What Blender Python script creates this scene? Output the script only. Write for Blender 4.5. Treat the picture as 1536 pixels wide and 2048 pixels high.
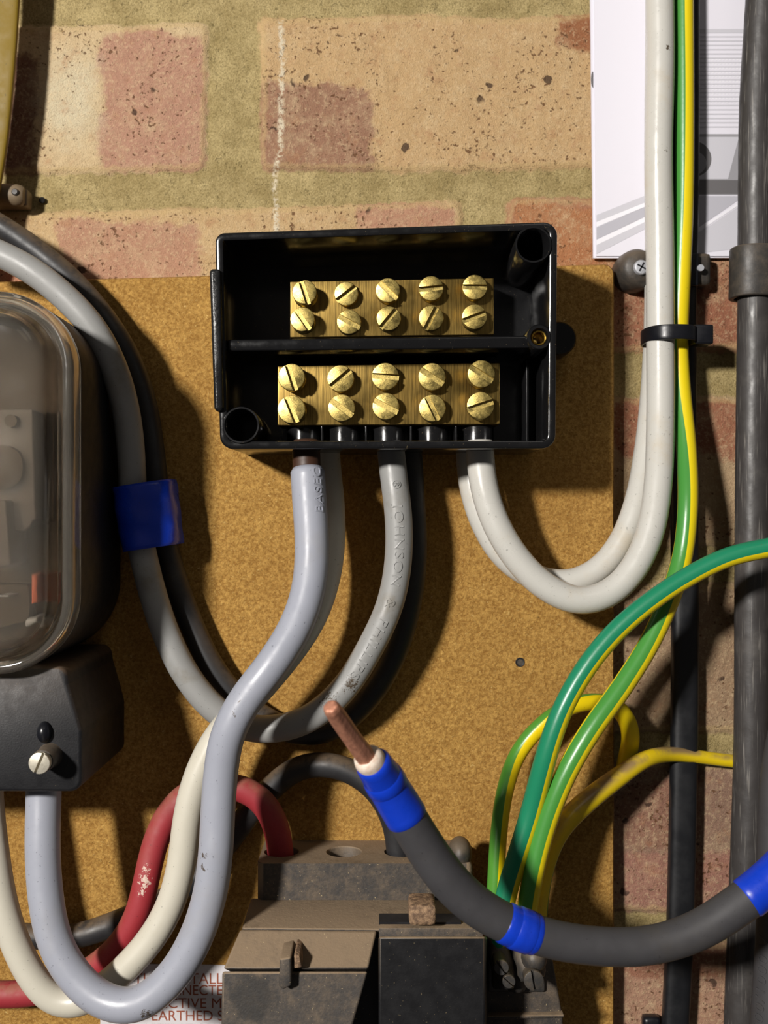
import bpy, bmesh, math, random
import numpy as np
from mathutils import Vector, Matrix
random.seed(7)
rng = np.random.default_rng(5)
for o in list(bpy.data.objects):
    bpy.data.objects.remove(o, do_unlink=True)
COL = bpy.context.scene.collection
SC = bpy.context.scene

# ------------------------------------------------------------------ camera, world, light, exposure
D, F = 0.450, 2200.0                     # distance camera to brick face, focal length in pixels
cam = bpy.data.cameras.new('camera')
cam.sensor_fit = 'HORIZONTAL'; cam.sensor_width = 24.0
cam.lens = F / 1536.0 * 24.0
cam.clip_start = 0.01
cam.dof.use_dof = True
cam.dof.focus_distance = 0.395
cam.dof.aperture_fstop = 12.0
co = bpy.data.objects.new('camera', cam); COL.objects.link(co)
co.location = (0, -D, 0); co.rotation_euler = (math.pi / 2, 0, 0)
SC.camera = co

w = bpy.data.worlds.new('world'); SC.world = w; w.use_nodes = True
nt = w.node_tree
bg = nt.nodes['Background']
tc = nt.nodes.new('ShaderNodeTexCoord'); sp = nt.nodes.new('ShaderNodeSeparateXYZ')
mr = nt.nodes.new('ShaderNodeMapRange'); mx = nt.nodes.new('ShaderNodeMix'); mx.data_type = 'RGBA'
nt.links.new(tc.outputs['Generated'], sp.inputs[0]); nt.links.new(sp.outputs['Z'], mr.inputs['Value'])
mr.inputs['From Min'].default_value = -0.6; mr.inputs['From Max'].default_value = 0.8
nt.links.new(mr.outputs[0], mx.inputs['Factor'])
mx.inputs['A'].default_value = (0.55, 0.50, 0.50, 1); mx.inputs['B'].default_value = (1.0, 0.95, 0.88, 1)
nt.links.new(mx.outputs['Result'], bg.inputs['Color'])
bg.inputs['Strength'].default_value = 0.075

def area(name, loc, target, size, power, color):
    l = bpy.data.lights.new(name, 'AREA'); l.shape = 'DISK'; l.size = size; l.energy = power; l.color = color
    o = bpy.data.objects.new(name, l); COL.objects.link(o); o.location = loc
    o.rotation_euler = (Vector(target) - Vector(loc)).to_track_quat('-Z', 'Y').to_euler()
    return o
area('work_lamp', (-0.70, -1.25, 0.38), (0.02, 0, 0.0), 0.12, 29.0, (1.0, 0.955, 0.90))
area('ceiling_bulb', (0.25, -0.75, 0.75), (0, 0, 0), 0.35, 0.35, (1.0, 0.93, 0.85))
SC.view_settings.view_transform = 'Standard'; SC.view_settings.look = 'None'
SC.view_settings.gamma = 1.0; SC.view_settings.use_curve_mapping = False
SC.view_settings.exposure = 0.0

# ------------------------------------------------------------------ helpers
def P(px, py, h):                        # photo direction + height above the brick face (mm) -> metres
    s = (D - h / 1000.0) / F
    return Vector(((px - 768) * s, -h / 1000.0, (1024 - py) * s))
def MM(rpx, h): return rpx * (D - h / 1000.0) / F

def lin(c):
    r = []
    for v in c[:3]:
        v = v / 255.0
        r.append(v / 12.92 if v <= 0.04045 else ((v + 0.055) / 1.055) ** 2.4)
    return (r[0], r[1], r[2], 1.0)

class N:
    """small node builder"""
    def __init__(s, name):
        s.m = bpy.data.materials.new(name); s.m.use_nodes = True
        s.t = s.m.node_tree; s.b = s.t.nodes['Principled BSDF']
        s.tc = s.t.nodes.new('ShaderNodeTexCoord')
    def l(s, a, b): s.t.links.new(a, b)
    def val(s, node, key, v):
        if hasattr(v, 'is_linked') or isinstance(v, bpy.types.NodeSocket): s.l(v, node.inputs[key])
        else: node.inputs[key].default_value = v
    def noise(s, scale, detail=4, rough=0.6, vec=None, stretch=None, dist=0.0):
        n = s.t.nodes.new('ShaderNodeTexNoise')
        n.inputs['Scale'].default_value = scale; n.inputs['Detail'].default_value = detail
        n.inputs['Roughness'].default_value = rough; n.inputs['Distortion'].default_value = dist
        v = vec if vec is not None else s.tc.outputs['Object']
        if stretch:
            mp = s.t.nodes.new('ShaderNodeMapping'); mp.inputs['Scale'].default_value = stretch
            s.l(v, mp.inputs['Vector']); v = mp.outputs['Vector']
        s.l(v, n.inputs['Vector'])
        return n.outputs['Fac']
    def voro(s, scale, feature='F1'):
        n = s.t.nodes.new('ShaderNodeTexVoronoi'); n.inputs['Scale'].default_value = scale; n.feature = feature
        s.l(s.tc.outputs['Object'], n.inputs['Vector']); return n.outputs['Distance']
    def ramp(s, v, a, b, lo=0.0, hi=1.0):
        n = s.t.nodes.new('ShaderNodeMapRange'); n.interpolation_type = 'SMOOTHSTEP'
        s.val(n, 'Value', v)
        n.inputs['From Min'].default_value = a; n.inputs['From Max'].default_value = b
        n.inputs['To Min'].default_value = lo; n.inputs['To Max'].default_value = hi
        return n.outputs[0]
    def math(s, op, a, b=0.0, c=None):
        n = s.t.nodes.new('ShaderNodeMath'); n.operation = op
        s.val(n, 0, a); s.val(n, 1, b)
        if c is not None: s.val(n, 2, c)
        return n.outputs[0]
    def mix(s, f, a, b):
        n = s.t.nodes.new('ShaderNodeMix'); n.data_type = 'RGBA'
        s.val(n, 'Factor', f); s.val(n, 'A', a); s.val(n, 'B', b)
        return n.outputs['Result']
    def attr(s, name, out='Fac'):
        n = s.t.nodes.new('ShaderNodeAttribute'); n.attribute_name = name; return n.outputs[out]
    def dist(s, p):
        n = s.t.nodes.new('ShaderNodeVectorMath'); n.operation = 'DISTANCE'
        s.l(s.tc.outputs['Object'], n.inputs[0]); n.inputs[1].default_value = p; return n.outputs['Value']
    def bump(s, h, strength=0.5, d=0.0003):
        n = s.t.nodes.new('ShaderNodeBump'); n.inputs['Strength'].default_value = strength
        n.inputs['Distance'].default_value = d; s.l(h, n.inputs['Height']); s.l(n.outputs[0], s.b.inputs['Normal'])
    def up(s):
        g = s.t.nodes.new('ShaderNodeNewGeometry'); x = s.t.nodes.new('ShaderNodeSeparateXYZ')
        s.l(g.outputs['Normal'], x.inputs[0]); return x.outputs['Z']
    def set(s, color=None, rough=None, metal=None, spec=None, **k):
        if color is not None: s.val(s.b, 'Base Color', color)
        if rough is not None: s.val(s.b, 'Roughness', rough)
        if metal is not None: s.val(s.b, 'Metallic', metal)
        if spec is not None: s.val(s.b, 'Specular IOR Level', spec)
        for a, v in k.items(): s.val(s.b, a.replace('_', ' '), v)
        return s.m

def pvc(name, rgb, rough=0.38, dirt=(90, 75, 50), dirt_amt=0.35, spots=(), spot_col=(70, 55, 35), dust=0.0, dust_col=(150, 125, 95), scratch=0.0, wave=1.0):
    n = N(name); c = lin(rgb)
    f = n.ramp(n.noise(45, 5, 0.65), 0.52, 0.75, 0, dirt_amt)
    col = n.mix(f, c, lin(dirt))
    col = n.mix(n.ramp(n.noise(900, 2, 0.5), 0.68, 0.76, 0, 0.5), col, lin([v * 0.55 for v in rgb]))
    if scratch:
        col = n.mix(n.ramp(n.noise(1500, 3, 0.6, stretch=(1, 1, 0.03)), 0.56, 0.72, 0, scratch), col, lin((150, 145, 138)))
    for (pt, r) in spots:
        g = n.math('SUBTRACT', n.ramp(n.dist(pt), 0, r, 1, 0), n.ramp(n.noise(900, 4, 0.7), 0.3, 0.62, 0, 0.85))
        col = n.mix(n.ramp(g, 0.02, 0.28, 0, 0.9), col, lin(spot_col))
    if dust:
        g = n.math('MULTIPLY', n.ramp(n.up(), 0.0, 0.8, 0, dust), n.ramp(n.noise(220, 5, 0.7), 0.25, 0.6))
        col = n.mix(g, col, lin(dust_col))
    n.bump(n.noise(140, 4, 0.5), 0.25 * wave, 0.0004)
    return n.set(col, n.ramp(n.noise(120, 3), 0.3, 0.7, rough - 0.06, rough + 0.12))

def stripe(name, green, yellow, lo, hi, dust=0.0, rough=0.32):
    n = N(name)
    uv = n.t.nodes.new('ShaderNodeUVMap'); x = n.t.nodes.new('ShaderNodeSeparateXYZ'); n.l(uv.outputs[0], x.inputs[0])
    u = n.math('FRACT', x.outputs['X'])
    a = n.math('MULTIPLY', n.ramp(u, lo - 0.006, lo + 0.006), n.ramp(u, hi - 0.006, hi + 0.006, 1, 0))
    col = n.mix(a, lin(green), lin(yellow))
    col = n.mix(n.ramp(n.noise(1100, 2), 0.70, 0.78, 0, 0.45), col, lin((90, 85, 40)))
    if dust:
        g = n.math('MULTIPLY', n.ramp(n.up(), -0.1, 0.7, 0, dust), n.ramp(n.noise(90, 4), 0.3, 0.6))
        col = n.mix(g, col, lin((135, 110, 85)))
    n.bump(n.noise(300, 3), 0.15, 0.0003)
    return n.set(col, rough)

def plastic(name, rgb, rough=0.25, bump=0.2, scale=500, dust=0.0, spots=0.0, dust_col=(120, 105, 85), coat=0.0, grime=0.0):
    n = N(name); col = lin(rgb)
    r = n.ramp(n.noise(200, 4), 0.3, 0.7, rough, rough + 0.12)
    if grime:
        col = n.mix(n.ramp(n.noise(160, 7, 0.8), 0.38, 0.75, 0, grime), col, lin(dust_col))
    if dust:
        g = n.math('MULTIPLY', n.ramp(n.up(), 0.02, 0.6, 0, 1), n.ramp(n.noise(90, 6, 0.7), 0.2, 0.55, 0.45, 1))
        g = n.math('MULTIPLY', g, dust)
        col = n.mix(g, col, lin(dust_col)); r = n.math('MAXIMUM', r, n.math('MULTIPLY', g, 0.9))
    if spots:
        col = n.mix(n.ramp(n.noise(1300, 2, 0.5), 0.70, 0.76, 0, spots), col, lin((190, 170, 130)))
    n.bump(n.noise(scale, 4), bump, 0.0002)
    return n.set(col, r, Coat_Weight=coat)

def rubbed(m, p, r):
    n = N.__new__(N); n.m = m; n.t = m.node_tree; n.b = n.t.nodes['Principled BSDF']; n.tc = [x for x in n.t.nodes if x.type == 'TEX_COORD'][0]
    src = n.b.inputs['Base Color'].links[0].from_socket
    g = n.ramp(n.math('ADD', n.dist(p), n.math('MULTIPLY', n.noise(160, 5, 0.7), r * 0.8)), r * 1.05, r * 1.5, 0.8, 0)
    n.l(n.mix(g, src, lin((44, 42, 40))), n.b.inputs['Base Color'])

def brass(name, rgb=(214, 184, 100), rough=0.33, brushed=False, scratch=0.6):
    n = N(name)
    if brushed:
        v = n.noise(2600, 3, 0.6, stretch=(1, 1, 0.03)); v2 = n.noise(70, 3)
    else:
        v = n.noise(1800, 4, 0.7, dist=1.5); v2 = n.noise(400, 4)
    col = n.mix(n.ramp(v, 0.35, 0.7, 0, scratch), lin(rgb), lin([c * 0.70 for c in rgb]))
    col = n.mix(n.ramp(v2, 0.58, 0.8, 0, 0.5), col, lin((150, 120, 60)))
    n.bump(v, 0.35, 0.0001)
    return n.set(col, n.ramp(v2, 0.3, 0.7, rough - 0.05, rough + 0.15), 1.0)

def mesh_obj(name, bm, mats, parent=None, smooth=True, loc=None):
    me = bpy.data.meshes.new(name); bmesh.ops.recalc_face_normals(bm, faces=bm.faces)
    bm.to_mesh(me); bm.free()
    o = bpy.data.objects.new(name, me); COL.objects.link(o)
    for m in (mats if isinstance(mats, (list, tuple)) else [mats]): me.materials.append(m)
    if smooth:
        for p in me.polygons: p.use_smooth = True
    if parent: o.parent = parent
    return o
def sharp(o, ang=35):
    o.data.set_sharp_from_angle(angle=math.radians(ang)); return o
def bevel(o, wd=0.0006, seg=3):
    m = o.modifiers.new('bevel', 'BEVEL'); m.width = wd; m.segments = seg; m.limit_method = 'ANGLE'; m.angle_limit = math.radians(35)
    m.harden_normals = False
    return o
def empty(name, loc=(0, 0, 0)):
    o = bpy.data.objects.new(name, None); COL.objects.link(o); o.empty_display_size = 0.01; return o
def tag(o, label=None, cat=None, group=None, kind=None):
    if label: o['label'] = label
    if cat: o['category'] = cat
    if group: o['group'] = group
    if kind: o['kind'] = kind
    return o

def catmull(pts, step=0.0016):
    """pts: list of (Vector, radius scale ...) tuples -> densely sampled arrays"""
    A = np.array(pts, float); n = len(A)
    E = np.vstack([2 * A[0] - A[1], A, 2 * A[-1] - A[-2]])
    out = []
    for i in range(n - 1):
        p0, p1, p2, p3 = E[i], E[i + 1], E[i + 2], E[i + 3]
        def tk(a, b): return max(np.linalg.norm(a[:3] - b[:3]), 1e-6) ** 0.5
        t0 = 0; t1 = t0 + tk(p0, p1); t2 = t1 + tk(p1, p2); t3 = t2 + tk(p2, p3)
        m = max(3, int(np.linalg.norm(p2[:3] - p1[:3]) / step))
        for k in range(m):
            t = t1 + (t2 - t1) * k / m
            a1 = (t1 - t) / (t1 - t0) * p0 + (t - t0) / (t1 - t0) * p1
            a2 = (t2 - t) / (t2 - t1) * p1 + (t - t1) / (t2 - t1) * p2
            a3 = (t3 - t) / (t3 - t2) * p2 + (t - t2) / (t3 - t2) * p3
            b1 = (t2 - t) / (t2 - t0) * a1 + (t - t0) / (t2 - t0) * a2
            b2 = (t3 - t) / (t3 - t1) * a2 + (t - t1) / (t3 - t1) * a3
            out.append((t2 - t) / (t2 - t1) * b1 + (t - t1) / (t2 - t1) * b2)
    out.append(A[-1])
    return np.array(out)

def smooth_path(S, it=6):
    S = S.copy()
    for _ in range(it):
        S[1:-1] = 0.25 * S[:-2] + 0.5 * S[1:-1] + 0.25 * S[2:]
    return S

class Path:
    """points (px, py, h_mm[, radius_px[, twist]]) measured along the cable"""
    def __init__(s, pts, rpx=None, it=14):
        rows = []
        for p in pts:
            v = P(p[0], p[1], p[2])
            r = MM(p[3] if len(p) > 3 and p[3] else rpx, p[2])
            tw = p[4] if len(p) > 4 else 0.0
            rows.append((v.x, v.y, v.z, r, tw))
        S = smooth_path(catmull(rows), it)
        s.p = S[:, :3]; s.r = S[:, 3]; s.tw = S[:, 4]
        d = np.linalg.norm(np.diff(s.p, axis=0), axis=1); s.s = np.concatenate([[0], np.cumsum(d)])
        t = np.gradient(s.p, axis=0); s.t = t / np.linalg.norm(t, axis=1)[:, None]
        c = np.array([0, -1.0, 0]); n1 = c - s.t * (s.t @ c)[:, None]
        s.n1 = n1 / np.linalg.norm(n1, axis=1)[:, None]
        s.n2 = np.cross(s.t, s.n1)
    def at(s, d):
        d = min(max(d, 0), s.s[-1])
        f = lambda a: np.array([np.interp(d, s.s, a[:, k]) for k in range(3)])
        return f(s.p), f(s.t), f(s.n1), f(s.n2), float(np.interp(d, s.s, s.r))
    def near(s, px, py, h):
        v = np.array(P(px, py, h)); return float(s.s[np.argmin(np.linalg.norm(s.p - v, axis=1))])

def tube(name, path, mat, parent=None, seg=40, d0=None, d1=None, grow=0.0, depth=None, power=2.0, caps=True, rings=None, inner=None, wob=0.0):
    """sweep; depth = ratio of the section's depth to its width; power > 2 squares the section off"""
    d0 = 0 if d0 is None else d0; d1 = path.s[-1] if d1 is None else d1
    n = rings or max(4, int((d1 - d0) / 0.0016))
    bm = bmesh.new(); uvl = bm.loops.layers.uv.new('UVMap'); R = []; tws = []
    k = depth or 1.0
    for i in range(n + 1):
        d = d0 + (d1 - d0) * i / n
        p, t, a, b, r = path.at(d); r = r + grow
        tws.append(float(np.interp(d, path.s, path.tw)))
        if caps and i in (0, n): rr = [0.86]
        else: rr = [1.0]
        ring = []
        for j in range(seg):
            th = 2 * math.pi * j / seg
            cx, sx = math.cos(th), math.sin(th)
            q = (abs(cx) ** power + abs(sx) ** power) ** (-1.0 / power)
            w_ = 1 + wob * (math.sin(3 * th + i * 0.9) * 0.5 + math.sin(5 * th - i * 0.6 + 1) * 0.5 * random.uniform(0.5, 1))
            v = p + (a * cx * k + b * sx) * q * r * w_ * rr[0]
            ring.append(bm.verts.new(v))
        R.append(ring)
    for i in range(n):
        for j in range(seg):
            j2 = (j + 1) % seg
            f = bm.faces.new((R[i][j], R[i][j2], R[i + 1][j2], R[i + 1][j]))
            us = [j / seg + tws[i], (j + 1) / seg + tws[i], (j + 1) / seg + tws[i + 1], j / seg + tws[i + 1]]
            vs = [i / n, i / n, (i + 1) / n, (i + 1) / n]
            for L, u, v in zip(f.loops, us, vs): L[uvl].uv = (u + 5.0, v)
    if caps:
        bm.faces.new(R[0]); bm.faces.new(R[-1])
    return mesh_obj(name, bm, mat, parent)

def emboss(text, path, start, size, ang, flip, mat, parent, name='embossed_lettering', spacing=1.12, raise_=0.00028, sx=1.0):
    """letters that follow the round sheath: text runs along the cable from `start`; flip=-1 runs backwards"""
    cu = bpy.data.curves.new('txt', 'FONT'); cu.body = text; cu.size = size; cu.extrude = 0.5; cu.space_character = spacing
    cu.resolution_u = 4; cu.offset = 0.0
    to = bpy.data.objects.new('txt', cu); COL.objects.link(to)
    dg = bpy.context.evaluated_depsgraph_get(); me = bpy.data.meshes.new_from_object(to.evaluated_get(dg))
    bpy.data.objects.remove(to, do_unlink=True)
    bm = bmesh.new(); bm.from_mesh(me)
    bmesh.ops.triangulate(bm, faces=bm.faces)
    for v in bm.verts:
        d = start + flip * v.co.x * sx
        p, t, a, b, r = path.at(d)
        th = ang - flip * (v.co.y - size * 0.35) / r
        rr = r + (raise_ if v.co.z > 0 else -0.0002)
        v.co = Vector(p + (a * math.cos(th) + b * math.sin(th)) * rr)
    return mesh_obj(name, bm, mat, parent, smooth=False)

def flat_text(lines, mat, parent, h, name='lettering', extrude=0.00006):
    """lines: (text, left px, baseline px, cap height px, target width px, tilt)"""
    bmA = bmesh.new()
    for (text, x, y, cap, width, tilt) in lines:
        cu = bpy.data.curves.new('txt', 'FONT'); cu.body = text; cu.size = 1
        to = bpy.data.objects.new('txt', cu); COL.objects.link(to)
        dg = bpy.context.evaluated_depsgraph_get(); me = bpy.data.meshes.new_from_object(to.evaluated_get(dg))
        bpy.data.objects.remove(to, do_unlink=True)
        xs = [v.co.x for v in me.vertices]; ys = [v.co.y for v in me.vertices]
        kx = MM(width, h) / (max(xs) - min(xs)); ky = MM(cap, h) / max(ys)
        o = P(x, y, h); c, s_ = math.cos(tilt), math.sin(tilt)
        for v in me.vertices:
            X, Y = (v.co.x - min(xs)) * kx, v.co.y * ky
            v.co = Vector((o.x + X * c - Y * s_, o.y, o.z + X * s_ + Y * c))
        bmA.from_mesh(me)
    r = bmesh.ops.extrude_face_region(bmA, geom=bmA.faces[:])
    for g in r['geom']:
        if isinstance(g, bmesh.types.BMVert): g.co.y -= extrude
    return mesh_obj(name, bmA, mat, parent, smooth=False)

def outline(c, inset=0.0, r=0.004, n=6):
    """rounded outline (x,z) of a convex polygon given clockwise or not; inset inwards"""
    m = len(c); cen = sum(c, Vector((0, 0))) / m
    lines = []
    for i in range(m):
        a, b = c[i], c[(i + 1) % m]; d = (b - a).normalized(); nn = Vector((-d.y, d.x))
        if (cen - a).dot(nn) < 0: nn = -nn
        lines.append((a + nn * inset, d))
    pts = []
    rs = r if isinstance(r, (list, tuple)) else [r] * m
    for i in range(m):
        (p, d), (q, e) = lines[i - 1], lines[i]
        det = d.x * e.y - d.y * e.x
        t = ((q.x - p.x) * e.y - (q.y - p.y) * e.x) / det
        X = p + d * t
        rad = max(rs[i] - inset, 0.0002) if inset > 0 else rs[i] - inset * (rs[i] > 0)
        u, v = -d, e; ang = u.angle(v); tl = rad / math.tan(ang / 2)
        A, B = X + u * tl, X + v * tl
        bis = (u + v).normalized(); C = X + bis * (rad / math.sin(ang / 2))
        a0 = math.atan2(*(A - C).yx); a1 = math.atan2(*(B - C).yx); da = (a1 - a0 + math.pi) % (2 * math.pi) - math.pi
        for k in range(n + 1):
            th = a0 + da * k / n; pts.append(C + Vector((math.cos(th), math.sin(th))) * rad)
    return pts

def loft(name, rings, mat, parent=None, cap0=True, cap1=True, smooth=True):
    """rings: list of ([(x,z)...], y)"""
    bm = bmesh.new(); R = [[bm.verts.new((p[0], y, p[1])) for p in pts] for pts, y in rings]
    n = len(R[0])
    for i in range(len(R) - 1):
        for j in range(n):
            bm.faces.new((R[i][j], R[i][(j + 1) % n], R[i + 1][(j + 1) % n], R[i + 1][j]))
    if cap0: bm.faces.new(R[0])
    if cap1: bm.faces.new(R[-1])
    o = mesh_obj(name, bm, mat, parent, smooth)
    return sharp(o, 40) if smooth else o

def xz(px, py, h):
    v = P(px, py, h); return Vector((v.x, v.z))

def prism(name, pts, h0, h1, mat, parent=None, href=None, r=0.001, e=0.0005, back=None):
    """pts: pixel outline measured at height href (default h1), solid from h0 to h1 with a softened front edge"""
    href = h1 if href is None else href
    c = [xz(a, b, href) for a, b in pts]
    rings = [(outline(c, 0, r), -h0 / 1000), (outline(c, 0, r), -h1 / 1000 + e), (outline(c, e * 0.4, r), -h1 / 1000 + e * 0.3), (outline(c, e, r), -h1 / 1000)]
    return loft(name, rings, mat, parent)

def cyl(name, c, axis, r0, r1, L, mat, parent=None, seg=40, rings=None):
    """rings: list of (distance along axis, radius)"""
    axis = Vector(axis).normalized(); a = axis.orthogonal().normalized(); b = axis.cross(a)
    rings = rings or [(0, r0), (L, r1)]
    bm = bmesh.new(); R = []
    for d, r in rings:
        R.append([bm.verts.new(Vector(c) + axis * d + (a * math.cos(2 * math.pi * j / seg) + b * math.sin(2 * math.pi * j / seg)) * r) for j in range(seg)])
    for i in range(len(R) - 1):
        for j in range(seg):
            bm.faces.new((R[i][j], R[i][(j + 1) % seg], R[i + 1][(j + 1) % seg], R[i + 1][j]))
    bm.faces.new(R[0]); bm.faces.new(R[-1])
    return sharp(mesh_obj(name, bm, mat, parent), 40)

def ringtube(name, c, axis, prof, mat, parent=None, seg=48):
    """closed profile (dist, radius) revolved: hollow sleeves"""
    axis = Vector(axis).normalized(); a = axis.orthogonal().normalized(); b = axis.cross(a)
    bm = bmesh.new(); R = []
    for d, r in prof:
        R.append([bm.verts.new(Vector(c) + axis * d + (a * math.cos(2 * math.pi * j / seg) + b * math.sin(2 * math.pi * j / seg)) * r) for j in range(seg)])
    m = len(R)
    for i in range(m):
        for j in range(seg):
            bm.faces.new((R[i][j], R[i][(j + 1) % seg], R[(i + 1) % m][(j + 1) % seg], R[(i + 1) % m][j]))
    return sharp(mesh_obj(name, bm, mat, parent), 40)

def slot_screw(name, px, py, h0, h1, rpx, ang, mat, parent, slot=0.17, slot_depth=1.5, tilt=(0, 0), cross=False, threads=True):
    """slotted cheese-head: solid shank with two half-moon lands left standing above the slot"""
    r = MM(rpx, h1); base = h0 / 1000; top = h1 / 1000; sd = slot_depth / 1000
    bm = bmesh.new(); seg = 44; L = top - base
    zs = [(0, 0.93)]
    if threads and L > 0.0035:
        k = 0.0006
        while k < L - sd - 0.0010:
            zs += [(k, 0.93), (k + 0.0003, 0.985), (k + 0.0006, 0.93)]; k += 0.0009
    zs += [(L - sd - 0.0006, 0.95), (L - sd - 0.0003, 1.0), (L - sd, 1.0)]
    R = []
    for z, k in zs:
        R.append([bm.verts.new((r * k * math.cos(2 * math.pi * j / seg), r * k * math.sin(2 * math.pi * j / seg), z)) for j in range(seg)])
    for i in range(len(R) - 1):
        for j in range(seg): bm.faces.new((R[i][j], R[i][(j + 1) % seg], R[i + 1][(j + 1) % seg], R[i + 1][j]))
    bm.faces.new(R[0]); bm.faces.new(R[-1])
    hw = r * slot
    for sgn in (1, -1):
        t0 = math.asin(slot); lay = []
        for z, k in ((L - sd, 1.0), (L - 0.00028, 1.0), (L - 0.00008, 0.975), (L, 0.93)):
            pts = []
            for j in range(21):
                th = t0 + (math.pi - 2 * t0) * j / 20
                pts.append(((r * k * math.cos(th)), max(r * k * math.sin(th), hw) * sgn, z))
            lay.append([bm.verts.new(p) for p in pts])
        m = len(lay[0])
        for i in range(3):
            for j in range(m): bm.faces.new((lay[i][j], lay[i][(j + 1) % m], lay[i + 1][(j + 1) % m], lay[i + 1][j]))
        bm.faces.new(lay[0]); bm.faces.new(lay[-1])
    c = P(px, py, h1)
    # local z -> towards the room (-Y); local x -> slot direction
    M = Matrix.Translation(Vector((c.x, -base, c.z))) @ Matrix.Rotation(tilt[0], 4, 'X') @ Matrix.Rotation(tilt[1], 4, 'Z') @ Matrix.Rotation(math.pi / 2, 4, 'X') @ Matrix.Rotation(-math.radians(ang), 4, 'Z')
    bm.transform(M)
    return sharp(mesh_obj(name, bm, mat, parent), 30)

def boxbm(bm, lo, hi, bev=0.0004):
    r = bmesh.ops.create_cube(bm, size=1.0)
    vs = r['verts']
    for v in vs: v.co = Vector([(lo[k] + hi[k]) / 2 + v.co[k] * (hi[k] - lo[k]) for k in range(3)])
    es = list({e for v in vs for e in v.link_edges})
    if bev: bmesh.ops.bevel(bm, geom=es, offset=bev, segments=2, affect='EDGES', profile=0.6)

def hexa(name, front, back, mat, parent=None, bev=0.0008):
    """solid between two pixel quads; each corner (px,py,h)"""
    bm = bmesh.new(); A = [bm.verts.new(P(*p)) for p in front]; B = [bm.verts.new(P(*p)) for p in back]; n = len(A)
    bm.faces.new(A); bm.faces.new(B[::-1])
    for i in range(n): bm.faces.new((A[i], A[(i + 1) % n], B[(i + 1) % n], B[i]))
    o = mesh_obj(name, bm, mat, parent)
    if bev: bevel(o, bev, 2)
    return sharp(o, 40)

# ------------------------------------------------------------------ materials
M = {}
M['grey'] = pvc('grey_pvc', (146, 146, 144), 0.42, (112, 100, 76), 0.5, spots=[(tuple(P(650, 1400, 46)), 0.008), (tuple(P(700, 1370, 46)), 0.006)])
M['pale'] = pvc('pale_grey_pvc', (156, 159, 170), 0.36, (150, 145, 135), 0.2,
                spots=[(tuple(P(484, 1402, 73)), 0.0032), (tuple(P(470, 1426, 73)), 0.0032), (tuple(P(405, 1712, 73)), 0.0028), (tuple(P(405, 1735, 73)), 0.0022), (tuple(P(513, 1372, 73)), 0.002), (tuple(P(295, 2028, 73)), 0.004)])
M['cream'] = pvc('cream_pvc', (200, 195, 180), 0.36, (165, 150, 120), 0.2)
M['white'] = pvc('white_pvc', (196, 194, 187), 0.28, (190, 165, 120), 0.3,
                 spots=[(tuple(P(1335, 97, 25)), 0.0022), (tuple(P(1333, 300, 25)), 0.0016), (tuple(P(1328, 870, 33)), 0.0016)])
M['black'] = pvc('black_sheath', (38, 38, 40), 0.5, (90, 85, 75), 0.3, dust=0.35)
M['blacknew'] = pvc('smooth_black_sheath', (22, 23, 26), 0.45, (60, 55, 50), 0.25, dust=0.1)
M['armour'] = pvc('scuffed_black_sheath', (60, 57, 56), 0.42, (92, 88, 84), 0.5, scratch=0.5, wave=2.0)
M['dark'] = pvc('dark_grey_sheath', (64, 63, 65), 0.5, (70, 64, 55), 0.35)
M['red'] = pvc('red_pvc', (152, 42, 50), 0.6, (120, 60, 55), 0.35, spots=[(tuple(P(288, 1762, 41)), 0.0045), (tuple(P(292, 1740, 41)), 0.0035), (tuple(P(284, 1785, 41)), 0.003)], spot_col=(215, 195, 180), dust=0.4)
M['brown'] = pvc('brown_pvc', (62, 40, 28), 0.5, (40, 30, 20), 0.2)
M['bluetape'] = pvc('blue_pvc_tape', (16, 58, 190), 0.3, (20, 40, 130), 0.3, wave=2.5)
M['yellow'] = pvc('yellow_plastic', (124, 100, 10), 0.6, (105, 88, 30), 0.5)
M['tie'] = plastic('black_nylon', (20, 21, 26), 0.28, 0.1)
M['box'] = plastic('glossy_black_plastic', (22, 22, 23), 0.13, 0.08, 1200, spots=0.12)
M['boxrim'] = plastic('scuffed_black_plastic', (24, 24, 25), 0.26, 0.9, 700, spots=0.15)
M['bar'] = brass('brushed_brass', (178, 148, 82), 0.42, True, 0.95)
M['screw'] = brass('scratched_brass', (206, 182, 108), 0.34, scratch=0.9)
M['insert'] = brass('brass_insert', (220, 180, 80), 0.25)
M['bakelite'] = plastic('dusty_bakelite', (58, 55, 53), 0.6, 0.8, 900, dust=0.95, spots=0.8, dust_col=(138, 118, 94), grime=0.45)
rubbed(M['bakelite'], tuple(P(505, 1995, 75)), 0.0085);
M['bakelite_clean'] = plastic('black_bakelite', (20, 20, 22), 0.4, 0.2, 900, dust=0.8, spots=0.25, dust_col=(140, 120, 95))
M['meterblack'] = plastic('matt_black_plastic', (20, 20, 23), 0.5, 0.35, 1500, dust=0.5, spots=0.1, dust_col=(110, 88, 66))
M['rubber'] = plastic('black_rubber', (48, 47, 46), 0.45, 0.6, 260, dust=0.5, grime=0.4, dust_col=(120, 105, 86))
M['cleat'] = plastic('dusty_cleat_plastic', (52, 49, 46), 0.45, 0.5, 300, dust=0.5, grime=0.4, dust_col=(112, 98, 82))

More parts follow.
